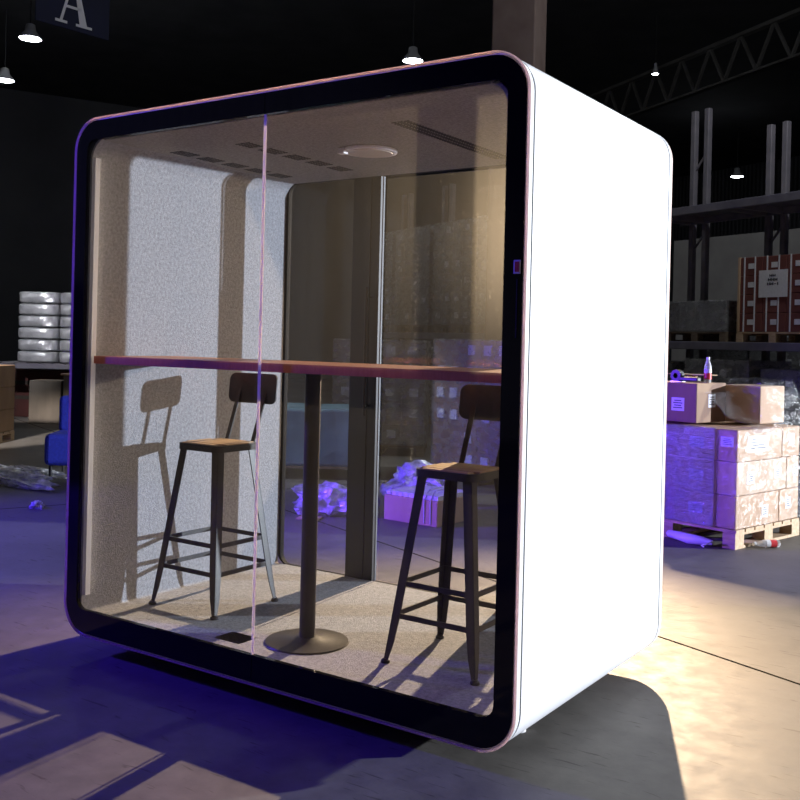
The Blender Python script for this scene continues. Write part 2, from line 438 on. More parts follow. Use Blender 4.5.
# felt lining, carpet, ceiling
LW, LZ0, LZ1 = W - 2 * T - .002, T, H - .062
def rr2(w, h, rt, rb, cz, n=10):
    a = rr(w, h, rt, cz, n); b = rr(w, h, rb, cz, n)
    return [p if p[1] > cz else q for p, q in zip(a, b)]
lo_ = rr2(LW, H - 2 * T - .002, .11, .02, CZ); li = rr2(LW - .024, H - 2 * T - .022, .1, .012, CZ)
MB().ring(lo_, li, .022, D - .03).build('felt_lining', M['felt'], pod)
hw = LW / 2 - .012
MB().rbox(-hw + .07, hw - .07, .026, D - .034, H - T - .022, H - T - .012, .004).build('ceiling_panel', M['ceil_felt'], pod)
MB().box(-hw + .012, hw - .012, .024, D - .032, T - .008, T + .004).build('carpet', M['carpet'], pod)
# front: two frit-bordered panes meeting at the middle
for sd in (1, -1):
    oo = half(rr(W - .02, H - .02, R - .01, CZ), sd)
    ii = half(rr(2 * 1.062, 2.207 - .113, .05, (2.207 + .113) / 2), sd)
    g = .0015
    oo = [(x if abs(x) > g else sd * g, z) for x, z in oo]; ii = [(x if abs(x) > g else sd * g, z) for x, z in ii]
    p = MB().plate(ii, .004, .012).build('front_pane', M['front_glass'], pod)
    MB().ring(oo, ii, 0, .02, closed=False).build('black_border', M['black'], p)
MB().box(-.0028, .0028, .0, .012, .115, 2.205).build('joint_strip', M['seal'], pod)
# pale jamb strip just inside the front on the left
for sd in (-1,):
    x = sd * hw
    jb = MB()
    jb.box(min(x, x - sd * .022), max(x, x - sd * .022), .024, .05, .17, 2.13)
    jb.build('jamb_profile', M['white'], pod)
# door label and narrow lock strip on the right border
st = MB().rbox(1.099, 1.124, -.0035, .0, 1.567, 1.612, .001, 1).build('door_label', M['label'], pod)
tag(st, 'small white sticker with red centre on the black border')
MB().box(1.104, 1.119, -.0045, -.003, 1.573, 1.606).build('print', M['redlabel'], st)
MB().box(1.110, 1.114, -.002, .0, 1.36, 1.55).build('lock_strip', M['brownmetal'], pod)
# back: black frame, two panes and the post with a bright door edge
bi = rr(LW - .06, 2.205 - .085, .06, (2.205 + .085) / 2); bo = rr(LW, H - 2 * T, .1, CZ)
MB().ring(bo, bi, D - .03, D - .002).build('back_frame', M['mattblack'], pod)
def pane_outline(x0, x1):
    pts = []
    for x, z in bi: pts.append((min(max(x, x0), x1), z))
    res = []
    for p in pts:
        if not res or (abs(p[0] - res[-1][0]) + abs(p[1] - res[-1][1])) > 1e-5: res.append(p)
    if (abs(res[0][0] - res[-1][0]) + abs(res[0][1] - res[-1][1])) < 1e-5: res.pop()
    return res
MB().plate(pane_outline(-2, -.565), D - .02, D - .012).build('back_pane', M['back_glass'], pod)
MB().plate(pane_outline(.535, 2), D - .02, D - .012).build('back_pane', M['back_glass'], pod)
door = MB().plate([(-.37, 2.19), (.37, 2.19), (.37, .095), (-.37, .095)], D - .02, D - .012).build('back_door', M['back_glass'], pod)
tag(door, 'clear glass door between the two dark back posts')
ps = MB().box(-.575, -.46, D - .034, D - .004, .08, 2.21).box(-.462, -.402, D - .03, D, .08, 2.21).build('back_post', M['blackmetal'], pod)
MB().box(-.387, -.380, D - .034, D - .022, .09, 2.2).build('door_edge', M['alu_dark'], door)
ps = MB().box(.372, .54, D - .034, D - .002, .08, 2.21).build('back_post', M['blackmetal'], pod)
MB().rbox(.385, .535, D - .12, D - .036, .08, 2.21, .008, 2).build('post_depth_block', M['blackmetal'], ps)  # unseen block added to deepen the post and widen its shadow
MB().tube([(-.45, D - .07, .95), (-.45, D - .07, 1.62)], .008).tube([(-.45, D - .07, 1.0), (-.45, D - .034, 1.0)], .006).tube([(-.45, D - .07, 1.57), (-.45, D - .034, 1.57)], .006).build('pull_handle', M['brownmetal'], door)
# ceiling disc and slotted vents
ZC = H - T - .022
dl = MB().lathe([(.0, -.012), (.105, -.012), (.112, -.016), (.122, -.014), (.124, -.004), (.118, .002), (0, .002)], (-.037, .745, ZC), 40).build('ceiling_light', M['whiteplastic'], pod)
MB().lathe([(0, -.019), (.1, -.0185), (.104, -.0125), (0, -.0125)], (-.037, .745, ZC), 40).build('diffuser', M['disc'], dl)
MB().rbox(-.135, -.10, .63, .665, ZC - .03, ZC - .002, .004).build('sensor', M['whiteplastic'], dl)
for cx, y0, y1, gr in ((-.88, .36, 1.22, 5), (-.46, .36, 1.2, 5), (.4, .34, 1.22, 1)):
    step = .021; n = int((y1 - y0) / step)
    ng = 1 if gr == 1 else gr
    for q in range(ng):
        vm = MB(); m0 = q * n // ng; m1 = (q + 1) * n // ng - (2 if ng > 1 else 0)
        for i in range(m0, m1):
            for k in (-1, 0, 1):
                yy = y0 + i * step
                vm.box(cx + k * .03 - .011, cx + k * .03 + .011, yy, yy + .009, ZC - .0022, ZC + .0005)
        vm.box(cx - .045, cx + .045, y0 + m0 * step - .006, y0 + m1 * step - .006, ZC + .0002, ZC + .0008)
        vm.build('ceiling_vent', M['gap'], pod)
# thin dark plate on the carpet by the glass
fb = MB().rbox(-.34, -.19, .13, .25, T + .002, T + .011, .003).build('floor_plate', M['blackmetal'], pod)
# levelling feet
for x, y in ((.94, .42), (.86, D - .3), (-.94, .42), (-.86, D - .3)):
    MB().lathe([(0, -ZP), (.03, -ZP), (.03, -ZP + .012), (.012, -ZP + .02), (.012, .012), (0, .012)], (x, y, 0), 20).build('levelling_foot', M['whiteplastic'], pod)
MB().box(-.9, .9, .12, D - .12, -.045, .002).build('base_frame', M['gap'], pod)

# ------------------------------------------------------------------ bar table
FZ = ZP + T + .004                        # carpet surface
tb = thing('bar_table', 'long narrow red-edged bar table on a round black pedestal inside the pod', 'table', (0, .335, FZ))
tz = 1.243 + ZP - FZ
tp = MB().box(-1.045, 1.045, -.291, .2, tz - .03, tz).build('tabletop', M['table_top'], tb)
MB().box(-1.046, 1.046, -.295, -.291, tz - .034, tz - .0005).box(-1.046, 1.046, .2, .204, tz - .034, tz - .0005).build('edge_band', M['table_edge'], tp)
MB().lathe([(0, 0), (.172, 0), (.176, .006), (.172, .013), (.06, .02), (.045, .03), (0, .03)], n=48).build('base_plate', M['brownmetal'], tb)
MB().lathe([(0, .02), (.033, .02), (.033, tz - .03), (0, tz - .03)], n=28).build('pole', M['brownmetal'], tb)
MB().box(-.12, .12, -.12, .12, tz - .036, tz - .03).build('mounting_plate', M['brownmetal'], tb)

# ------------------------------------------------------------------ bar stools
def make_stool(label):
    t = thing('bar_stool', label, 'stool', (0, 0, FZ), 0, 'bar stools inside the pod')
    sz, hs, hf = .768, .15, .208            # seat height, half seat, half footprint
    cx = .012
    seat = MB()
    for k in range(5):
        y0 = -.13 + k * .052; e = .024 if k in (0, 4) else 0
        seat.rbox(-.132 + e, .132 - e, y0 + .001, y0 + .051, sz - .016, sz, .004, 2)
    seat.build('seat', M['seatwood'], t)
    fr = MB()
    def rq(h, r): return [(x, z) for x, z in rr(2 * h, 2 * h, r, 0, 6)]
    fr.ring(rq(.138, .04), rq(.126, .03), sz - .034, sz - .004)
    for v in fr.bm.verts: v.co = Vector((v.co.x, v.co.z, v.co.y))
    fr.build('seat_frame', M['brownmetal'], t)
    def at(sx, sy, q):                       # a point on the leg's line, q = 0 foot .. 1 top
        return Vector((sx * (hf + (.122 - hf) * q), sy * (hf + (.122 - hf) * q), q * (sz - .03)))
    for sx in (-1, 1):
        for sy in (-1, 1):
            lg = MB()
            # an angle-section leg with two flanges that narrow to the foot
            ins = [(0, .014), (.12, .03), (.25, .036), (1.0, .04)]
            for axis in (0, 1):
                for (qa, wa), (qb, wb) in zip(ins, ins[1:]):
                    p, q = at(sx, sy, qa), at(sx, sy, qb)
                    da = Vector((-sx * wa, 0, 0)) if axis == 0 else Vector((0, -sy * wa, 0))
                    db = Vector((-sx * wb, 0, 0)) if axis == 0 else Vector((0, -sy * wb, 0))
                    th = Vector((0, -sy * .005, 0)) if axis == 0 else Vector((-sx * .005, 0, 0))
                    v = [lg.bm.verts.new(c) for c in (p, p + da, p + da + th, p + th, q, q + db, q + db + th, q + th)]
                    for F in ((0, 1, 2, 3), (4, 7, 6, 5), (0, 4, 5, 1), (1, 5, 6, 2), (2, 6, 7, 3), (3, 7, 4, 0)):
                        lg.bm.faces.new([v[i] for i in F])
            l = lg.build('leg', M['brownmetal'], t)
            c = at(sx, sy, 0)
            MB().lathe([(0, 0), (.015, 0), (.018, .004), (.018, .016), (.010, .024), (0, .024)], (c.x - sx * .007, c.y - sy * .007, 0), 16).build('foot_cap', M['blackmetal'], l)
    for q in (.26, .43):
        for a, b in (((-1, -1), (1, -1)), ((1, -1), (1, 1)), ((1, 1), (-1, 1)), ((-1, 1), (-1, -1))):
            p, r = at(*a, q), at(*b, q)
            ia = Vector((-a[0], -a[1], 0)) * .006; ib = Vector((-b[0], -b[1], 0)) * .006
            MB().beam(p + ia, r + ib, .007, h0=.02).build('stretcher', M['brownmetal'], t)
    br = MB()
    w, h, rd = .31, .145, .035
    zc = 1.095 + ZP - FZ; n = 8
    # curved back plate
    ol = rr(w, h, rd, zc, 5)
    a_, b_ = [], []
    for x, z in ol:
        yb = .215 + (z - zc) * .1 - (x / .155) ** 2 * .012
        a_.append(br.bm.verts.new((x + .022, yb, z))); b_.append(br.bm.verts.new((x + .022, yb + .008, z)))
    m_ = len(ol)
    ca, cb_ = br.bm.verts.new((.022, .215, zc)), br.bm.verts.new((.022, .223, zc))
    for i in range(m_):
        j = (i + 1) % m_
        br.bm.faces.new((a_[i], a_[j], ca)); br.bm.faces.new((b_[j], b_[i], cb_)); br.bm.faces.new((a_[j], a_[i], b_[i], b_[j]))
    br.build('backrest', M['brownmetal'], t)
    for x in (-.085, .085):
        MB().beam((x, .138, sz - .03), (x + .022, .221, zc + .03), .022, h0=.007, up=(0, 1, 0)).build('back_post', M['brownmetal'], t)
    return t
s1 = make_stool('dark metal bar stool left of the table pole, its shadow on the felt wall')
s1.location = (-.727, .527, FZ)
s2 = copy_tree(s1); s2.location = (.607, .525, FZ)
s2['label'] = 'dark metal bar stool right of the table pole, partly behind the right glass border'

# ------------------------------------------------------------------ cartons on the pallet, right
PA = math.radians(-14.2)
PX, PY = .653, 4.293
pm = Matrix.Translation((PX, PY, 0)) @ Matrix.Rotation(PA, 4, 'Z')
def pw(x, y, z): return pm @ Vector((x, y, z))
PLW, PLD = 1.12, .95
def make_pallet(name, label, mat, w, dpt, loc, rot, group=None, nb=7):
    t = thing(name, label, 'pallet', loc, rot, group)
    fit_pallet(t, mat, w, dpt, nb); return t
def fit_pallet(t, mat, w, dpt, nb=7, z0=0):
    dk = MB(); st = dpt / nb
    for k in range(nb): dk.box(-w, 0, k * st + .01, (k + 1) * st - .01, z0 + .113, z0 + .135)
    dk.build('deck_boards', mat, t)
    for x in (-w, -w / 2 - .05, -.1):
        bl = MB()
        for y in (0, dpt / 2 - .06, dpt - .12): bl.box(x, x + .1, y, y + .12, z0 + .02, z0 + .096)
        bl.box(x, x + .1, 0, dpt, z0 + .096, z0 + .113).box(x, x + .1, 0, dpt, z0, z0 + .02)
        bl.build('stringer', mat, t)
make_pallet('pallet', 'pale timber pallet under the film-wrapped cartons right of the pod', M['palletwood'], PLW, PLD, (PX, PY, 0), PA)

def make_carton(label, x0, x1, y0, y1, z0, z1, mat, labels=(), group='cartons on the pallet right of the pod', xf=None, name='carton'):
    """carton in pallet coordinates; labels: (face, u, v, w, h)"""
    xf = xf or (lambda p: p)
    c = Vector(((x0 + x1) / 2, (y0 + y1) / 2, z0))
    t = thing(name, label, 'carton', pw(*c), PA, group)
    hx, hy, hz = (x1 - x0) / 2, (y1 - y0) / 2, z1 - z0
    MB().rbox(-hx, hx, -hy, hy, 0, hz, .006, 2).build('body', mat, t)
    tp = MB()
    tp.box(-hx + .01, hx - .01, -.028, .028, hz - .0005, hz + .0012)
    tp.build('packing_tape', M['carton_pale'], t)
    for fc, u, v, w, h in labels:
        lb = MB()
        if fc == 'F': lb.box(u - w / 2 - c.x, u + w / 2 - c.x, -hy - .0015, -hy + .001, v - h / 2 - z0, v + h / 2 - z0)
        else: lb.box(hx - .001, hx + .0015, u - w / 2 - c.y, u + w / 2 - c.y, v - h / 2 - z0, v + h / 2 - z0)
        q = lb.build('paper_label', M['label'], t)
        ln = MB()
        for k in range(4):
            zz = v + h * (.28 - .18 * k) - z0; ww = w * (.36 if k % 2 else .28)
            if fc == 'F': ln.box(u - ww - c.x, u + ww - c.x, -hy - .0022, -hy - .0012, zz - h * .035, zz + h * .035)
            else: ln.box(hx + .0012, hx + .0022, u - ww - c.y, u + ww - c.y, zz - h * .035, zz + h * .035)
        ln.build('print_lines', M['ink'], q)
    return t
Lz = [.136, .376, .618, .85]
nm = ['bottom', 'middle', 'top']
for k in range(3):
    a, b = Lz[k] + .002, Lz[k + 1] - .002
    cut = (.63, .735, .66)[k]
    mt = M['carton'] if k != 1 else M['carton_pale']
    fl_ = [('F', -.085, a + .14, .1, .07)] if k == 2 else []
    rl = [[('R', .42, a + .1, .09, .09)], [('R', .2, a + .12, .1, .09), ('R', .6, a + .13, .1, .08)], [('R', .3, a + .12, .3, .12)]][k]
    make_carton('kraft carton in the %s layer at the pallet\'s near corner' % nm[k], -.16, -.006, .008, cut - .004, a, b, mt, fl_ + rl)
    make_carton('short kraft carton in the %s layer at the right end of the pallet' % nm[k], -.16, -.006, cut + .004, .93, a, b, mt, [('R', cut + .14, a + .13, .08, .09)])
    make_carton('carton behind purple-lit wrinkled film, %s layer facing the pod' % nm[k], -.6, -.164, .008, .93, a, b, M['carton'], [('F', -.33, a + .12, .12, .08)])
    make_carton('carton in the %s layer at the pod end of the pallet' % nm[k], -1.1, -.604, .008, .93, a, b, M['carton'], [])
t4 = make_carton('open-topped brown carton on top of the stack with one label', -.82, -.39, .09, .5, .866, 1.165, M['carton_brown'], [('F', -.55, 1.0, .11, .1), ('R', .3, 1.03, .1, .1)], group='loose cartons on top of the pallet stack')
t5 = make_carton('kraft carton sloping at the back of the top of the stack', -.44, -.12, .53, .9, .866, 1.15, M['carton_pale'], [], group='loose cartons on top of the pallet stack')

# stretch film: wraps round the three layers
def grid_sheet(fn, nu, nv, name, mat, parent=None, thick=.0015):
    mb = MB()
    g = [[mb.bm.verts.new(fn(i / nu, j / nv)) for j in range(nv + 1)] for i in range(nu + 1)]
    for i in range(nu):
        for j in range(nv):
            fc = mb.bm.faces.new((g[i][j], g[i + 1][j], g[i + 1][j + 1], g[i][j + 1])); fc.smooth = True
    o = mb.build(name, mat, parent, fix=False)
    sm = o.modifiers.new('thickness', 'SOLIDIFY'); sm.thickness = thick; sm.offset = 1
    return o
def jit(p, s, amp):
    q = Vector(p) * s
    return Vector(p) + Vector((noise.noise(q), noise.noise(q + Vector((7, 3, 1))), noise.noise(q + Vector((2, 9, 5))))) * amp
fw = thing('stretch_film', 'clear stretch film wound round the carton stack right of the pod', 'plastic film', (PX, PY, 0), PA)
per = [(-1.115, -.012), (-.165, -.012)]
def wrapf(u, v):
    x = -1.115 + u * .95; z = .14 + v * .715
    return jit((x, -.014 - .008 * abs(math.sin(u * 40 + v * 9)), z), 14, .005)
grid_sheet(wrapf, 60, 40, 'wrinkled_face', M['film_wrinkled'], fw)
def wrapr(u, v):
    z = .14 + v * .715
    L1, L2 = .165, .95
    s = u * (L1 + L2)
    if s < L1: p = (-.165 + s * .165 / L1 + .012 * (s / L1), -.013, z)
    else: p = (.014, -.013 + (s - L1), z)
    return jit(p, 9, .006)
grid_sheet(wrapr, 60, 30, 'smooth_face', M['film'], fw)
sh = thing('film_sheet', 'loose clear film sheet draped over the top right of the carton stack', 'plastic film', (PX, PY, 0), PA)
def drape(u, v):
    # from the top carton's edge down to the far right corner of the stack
    x = -.36 + u * .40
    y = .15 + v * .85
    def lerp(pts):
        for (xa, za), (xb, zb) in zip(pts, pts[1:]):
            if x <= xb: return za + (zb - za) * (x - xa) / (xb - xa)
        return pts[-1][1]
    back = lerp([(-.37, 1.19), (-.10, 1.178), (-.06, 1.10), (.01, .92), (.06, .80)])
    front = lerp([(-.37, 1.10), (-.2, .94), (-.08, .885), (.01, .875), (.06, .78)])
    k = min(1, max(0, (y - .42) / .12)); k = k * k * (3 - 2 * k)
    top = front + (back - front) * k
    p = jit((x, y, top + .006), 7, .012)
    return p
grid_sheet(drape, 30, 30, 'sheet', M['film'], sh)

# things on top of the stack
def bottle(name, label, loc, rot=(0, 0, 0)):
    t = thing(name, label, 'bottle', loc, 0, 'plastic drink bottles'); t.rotation_euler = rot
    MB().lathe([(0, 0), (.026, 0), (.031, .006), (.032, .05), (.0315, .13), (.03, .15), (.016, .195), (.0135, .2), (.0135, .222), (0, .222)], n=24).build('body', M['clearbottle'], t)
    MB().lathe([(.0325, .03), (.0333, .03), (.0333, .085), (.0325, .085)], n=24).build('red_band', M['redcap'], t)
    MB().lathe([(.0325, .087), (.0333, .087), (.0333, .125), (.0325, .125)], n=24).build('white_band', M['label'], t)
    MB().lathe([(.0145, .208), (.0155, .208), (.0155, .228), (0, .229)], n=20).build('cap', M['whiteplastic'], t)
    return t
bottle('drink_bottle', 'clear plastic bottle with red band standing on the top carton', pw(-.43, .3, 1.167)).scale = (.85, .85, .85)
tg = thing('tape_dispenser', 'black hand tape dispenser lying on the top carton', 'tape dispenser', pw(-.56, .2, 1.167), PA)
MB().lathe([(.02, -.026), (.045, -.026), (.045, .026), (.02, .026)], (0, 0, 0), 24, Matrix.Translation((-.07, 0, .046)) @ Matrix.Rotation(PI / 2, 4, 'X')).build('tape_roll', M['blackmetal'], tg)
MB().rbox(-.05, .12, -.026, .026, .006, .04, .008).build('handle', M['blackmetal'], tg)
MB().box(-.11, -.02, -.03, .03, 0, .004).build('blade_plate', M['alu'], tg)
cs = MB().rbox(-.16, .16, -.1, .1, 0, .006, .002, 1).build('cardboard_sheet', M['carton_pale'], loc=pw(-.6, .36, 1.167) + Vector((0, 0, .052)), rot=(0, 0, PA))
tag(cs, 'flat pale cardboard piece propped level behind the tape dispenser', 'cardboard')
cbk = MB().rbox(-.03, .03, -.03, .03, 0, .05, .004).build('small_box', M['carton_pale'], loc=pw(-.6, .36, 1.168), rot=(0, 0, PA))
tag(cbk, 'little box under the flat cardboard piece on the top carton', 'box')
bottle('drink_bottle', 'empty clear bottle with red band lying on the floor before the pallet', Vector((.88, 4.60, .029)), (PI / 2, 0, math.radians(-48))).scale = (.85, .85, .85)
tu = MB()
pts = [Vector((-.2, .02, .035)), Vector((-.1, 0, .04)), Vector((0, -.01, .036)), Vector((.1, .0, .034)), Vector((.17, .02, .03))]
tu.tube(pts, [.025, .034, .036, .032, .018], 14)
for v in tu.bm.verts: v.co = jit(v.co, 16, .012)
fr_ = MB()
fr_.tube([(.15, .01, .03), (.19, -.03, .05), (.17, -.07, .03), (.12, -.06, .012), (.16, -.08, .008)], .006, 8)
tw = thing('film_roll', 'crumpled white film tube lying on the floor by the pallet corner', 'plastic film', pw(-.32, -.06, 0), PA)
tu.build('tube', M['whiteplastic'], tw); fr_.build('loose_strand', M['whiteplastic'], tw)

# ------------------------------------------------------------------ racks and wrapped loads behind
def rack(name, label, origin, nb, bay, depth, levels, tops):
    """cantilever rack: twin uprights at the back of the shelf, arms reaching forward, a beam along the front"""
    t = thing(name, label, 'rack', origin, HA)
    for i in range(nb + 1):
        x = i * bay; top = tops[i % len(tops)]
        for dx in (0, .26):
            MB().rbox(x + dx - .045, x + dx + .045, -.045, .045, 0, top, .01, 1).build('upright', M['rackpost'], t)
        for k in range(int(top / 1.2)): MB().beam((x, 0, .5 + k * 1.2), (x + .26, 0, .8 + k * 1.2), .025).build('brace', M['rackpost'], t)
        for z in levels:
            for dx in (0, .26): MB().beam((x + dx, -depth, z - .06), (x + dx, 0, z - .06), .05, h0=.09).build('arm', M['rackpost'], t)
    for z in levels:
        MB().rbox(-.2, nb * bay + .5, -depth - .03, -depth + .02, z - .11, z, .006, 1).build('beam', M['rackbeam'], t)
        MB().rbox(-.2, nb * bay + .5, -.07, -.045, z - .11, z, .006, 1).build('beam', M['rackbeam'], t)
        MB().box(-.2, nb * bay + .5, -depth + .02, -.07, z - .012, z - .002).build('deck', M['rackpost'], t)
    return t
def uvw(o, u, v, z=0): return Vector(o) + HM @ Vector((u, v, z))

RB = Vector((-2.21, 12.06, 0))                        # rack behind the right pallet
rack('pallet_rack', 'tall steel pallet rack behind the cartons at right, red cartons on its shelf', RB, 3, 1.4, 1.0, [1.53, 3.42], [5.05, 4.6])

def load_block(t, w, dpt, h, nx, nz, mat, z0, labels=0, seed=1, parts=True, film=True, lab=M['label']):
    rnd = random.Random(seed)
    cx, cz = w / nx, h / nz
    mb = MB()
    for i in range(nx):
        for k in range(nz):
            j = rnd.uniform(-.006, .006)
            mb.rbox(-w + i * cx + .003, -w + (i + 1) * cx - .003, .01 + j, dpt - .01 + j, z0 + k * cz + .002, z0 + (k + 1) * cz - .002, .008, 1)
    cobj = mb.build('carton_stack', mat, t)
    if labels:
        lm = MB()
        for i in range(nx):
            for k in range(nz):
                if rnd.random() < labels:
                    u, v = -w + (i + rnd.uniform(.4, .6)) * cx, z0 + (k + .55) * cz
                    lm.box(u - .055, u + .055, -.006, .012, v - .05, v + .05)
        lm.build('paper_labels', lab, cobj)
    if film:
        fm = MB().rbox(-w - .012, .012, -.012, dpt + .012, z0 + .005, z0 + h + .012, .02, 2)
        fm.build('film_wrap', M['film_dull'], t)

def load(name, label, loc, rot, w, dpt, h, nx, nz, mat, labels, seed, group, pal=M['palletdark']):
    t = thing(name, label, 'pallet load', loc, rot, group)
    fit_pallet(t, pal, w, dpt, 5)
    load_block(t, w, dpt, h, nx, nz, mat, .135, labels, seed)
    return t
# red-brown cartons on the rack shelf, with a printed white sheet
rl = thing('carton_load', 'strapped stack of red-brown cartons with a printed white sheet on the rack shelf', 'pallet load', uvw(RB, 2.83, -.96, 1.532), HA)
fit_pallet(rl, M['palletwood'], 1.14, .9, 5)
for i in range(3):
    for k in range(4):
        x0 = -1.1 + i * .362; z0 = .137 + k * .245
        c = MB().rbox(x0 + .003, x0 + .358, .01, .88, z0, z0 + .241, .006, 1).build('carton', M['carton_red'], rl)
        MB().box(x0 + .13, x0 + .225, .006, .012, z0 + .09, z0 + .16).build('paper_label', M['label'], c)
stp = MB()
for x in (-1.03, -.86, -.67, -.49, -.31, -.13): stp.box(x - .009, x + .009, .002, .01, .137, 1.12)
stp.build('strap', M['label'], rl)
MB().box(-1.13, -1.1, -.004, .05, .137, 1.12).box(0, .02, -.004, .05, .137, 1.12).build('corner_guard', M['carton_pale'], rl)
sp = MB().box(-.79, -.35, -.004, .001, .58, .93).build('printed_sheet', M['label'], rl)
tx = MB()
def word(mb, x, z, pat, h, w):
    for ch in pat:
        if ch == '|': mb.box(x, x + w * .3, -.006, -.003, z, z + h)
        elif ch == 'n': mb.box(x, x + w * .25, -.006, -.003, z, z + h).box(x + w * .6, x + w * .85, -.006, -.003, z, z + h).box(x + w * .25, x + w * .6, -.006, -.003, z + h * .35, z + h * .6)
        elif ch == '-': mb.box(x, x + w * .7, -.006, -.003, z + h * .4, z + h * .6)
        x += w
word(tx, -.625, .845, 'nn', .03, .05); word(tx, -.645, .79, 'nnn', .035, .05); word(tx, -.66, .735, 'nn-|', .035, .052)
tx.build('print_lines', M['ink'], sp)
# grey wrapped loads under and beside
k = 0
for (u, z, lab, h) in ((.55, 0, 'dark film-wrapped load on the floor behind the pallet bottle', 1.1), (1.9, 0, 'dark film-wrapped load on the floor below the red-brown cartons', 1.15),
                    (3.2, 0, 'dark film-wrapped load on the floor right of the rack post', 1.05), (1.5, 1.532, 'grey film-wrapped load on the rack shelf left of the red-brown cartons', .42)):
    load('wrapped_load', lab, uvw(RB, u, -.95, z), HA, 1.1, .85, h, 4, 3 if h > .8 else 1, M['wrapgrey'], .12, 20 + k, 'film-wrapped loads in the right rack'); k += 1
# second row further back
for i, (u, h) in enumerate(((-.4, 1.9), (.95, 1.75), (2.3, 1.85), (3.65, 1.6))):
    load('wrapped_load', ['tall grey wrapped load behind the rack, nearest the pod', 'tall grey wrapped load behind the rack, second from the pod', 'tall grey wrapped load behind the rack, third from the pod', 'tall grey wrapped load behind the rack, fourth from the pod'][i],
         uvw(RB, u, 1.6, 0), HA, 1.15, .9, h, 4, 4, M['wrapgrey'], .15, 40 + i, 'tall wrapped loads behind the right rack')

pt = MB().box(-4.6, 7, 0, .12, 0, 3.75).build('partition_wall', M['partition'], loc=uvw(RB, 0, 4.4), rot=HA)
tag(pt, 'dull grey partition wall behind the racks at right', 'wall', kind='structure')
# ------------------------------------------------------------------ seen through the back glass
# low carton load on the floor
lc = thing('long_carton', 'low carton with purple-lit front lying on the floor behind the right stool', 'carton', (-1.40, 3.58, 0), math.radians(-3))
MB().rbox(-.52, 0, 0, .5, 0, .2, .006, 2).build('body', M['carton_pale'], lc)
pk = MB()
for i in range(9): pk.rbox(-.515 + i * .057, -.515 + i * .057 + .048, .02, .48, .2, .232, .005, 1)
pk.build('top_slats', M['label'], lc)
stz = MB()
for dx in (-.06, -.12): stz.tube([(dx, -.004, .02), (dx, -.008, .2), (dx + .005, .05, .27), (dx, .3, .28)], .005, 6)
stz.build('strap', M['whiteplastic'], lc)
# crumpled film bundle
def crumple(name, label, loc, sx, sy, sz, amp, mat, seed, cat='plastic film', group=None):
    mb = MB(); bmesh.ops.create_icosphere(mb.bm, subdivisions=4, radius=1)
    for v in mb.bm.verts:
        n = v.co.copy()
        q = n * 1.6 + Vector((seed, seed * 1.7, 0)); q2 = n * 5 + Vector((0, seed, seed))
        r = 1 + amp * noise.noise(q) + amp * .6 * noise.noise(q2)
        v.co = Vector((n.x * r * sx, n.y * r * sy, max(-.0, (n.z * r * .75 + .45)) * sz))
    for fc in mb.bm.faces: fc.smooth = True
    o = mb.build(name, mat, loc=loc); tag(o, label, cat, group, 'thing')
    return o
M['bundle'] = film_mat('milky_film_bundle', .35, .3, 18, 1.0, haze=.5)
crumple('film_bundle', 'crumpled bundle of clear film on the floor behind the table pole', (-2.45, 3.55, 0), .30, .22, .2, .5, M['bundle'], 3)
crumple('film_bundle', 'small heap of clear film behind the low carton', (-2.15, 4.5, 0), .3, .25, .26, .5, M['bundle'], 8)
fp = MB().rbox(-.09, .09, -.07, .07, 0, .012, .003, 1).build('cardboard_scrap', M['carton_pale'], loc=(-2.37, 3.22, 0), rot=.4)
tag(fp, 'small flat cardboard scrap on the floor before the film bundle', 'cardboard')
# blue-grey covered crate
tc = thing('covered_crate', 'low crate under a blue-grey sheet behind the back glass', 'crate', (-3.3, 5.2, 0), math.radians(34))
fit_pallet(tc, M['palletdark'], 1.1, .9, 5)
cv = MB().rbox(-1.08, -.01, .02, .88, .136, .72, .03, 3)
bmesh.ops.subdivide_edges(cv.bm, edges=cv.bm.edges[:], cuts=3, use_grid_fill=True)
for v in cv.bm.verts: v.co = jit(v.co, 5, .022)
cv.build('cover_sheet', M['teal'], tc)
# purple-lit labelled carton load
pl = load('carton_load', 'brown carton load with many white labels behind the right stool', (-1.80, 5.48, 0), math.radians(-20), 1.2, .9, 1.32, 5, 6, M['carton_brown'], .6, 5, 'carton loads behind the pod')
load('carton_load', 'dark wrapped carton load behind the blue-grey crate', (-4.0, 7.4, 0), math.radians(30), 1.15, .95, 1.3, 4, 5, M['carton_dull'], .4, 9, 'carton loads behind the pod')
# rack further behind the pod
RC = Vector((-8.6, 13.6, 0))
rack('pallet_rack', 'steel pallet rack behind the pod, seen through the back glass', RC, 3, 1.5, 1.0, [1.6], [4.4])
names = ['leftmost', 'second from the left', 'third from the left', 'rightmost']
for i in range(4):
    for z, lv, h in ((0, 'floor level', 1.2), (1.602, 'upper level', 1.75)):
        load('wrapped_load', 'grey wrapped load behind the pod at %s, %s of four' % (lv, names[i]), uvw(RC, i * 1.3 + 1.2, -.95, z), HA, 1.16, .88, h, 4, 4 if z == 0 else 6, M['carton_dull'] if (i + (z > 0)) % 2 else M['wrapgrey'], .35, 60 + i * 2 + (z > 0), 'wrapped loads in the rack behind the pod')

# ------------------------------------------------------------------ left background
LA = math.radians(34)
lt = thing('carton_stack', 'film-wrapped kraft carton stack at the left edge of the photo', 'pallet load', (-8.44, 4.31, 0), LA)
fit_pallet(lt, M['palletwood'], 1.1, .9, 5)
for i in range(3):
    for k in range(3):
        MB().rbox(-1.1 + i * .365 + .002, -1.1 + (i + 1) * .365 - .002, .005, .895, .137 + k * .288, .137 + (k + 1) * .288 - .003, .008, 1).build('carton', M['carton'], lt)
MB().rbox(-1.115, .014, -.014, .91, .14, 1.012, .02, 2).build('film_wrap', M['film'], lt)
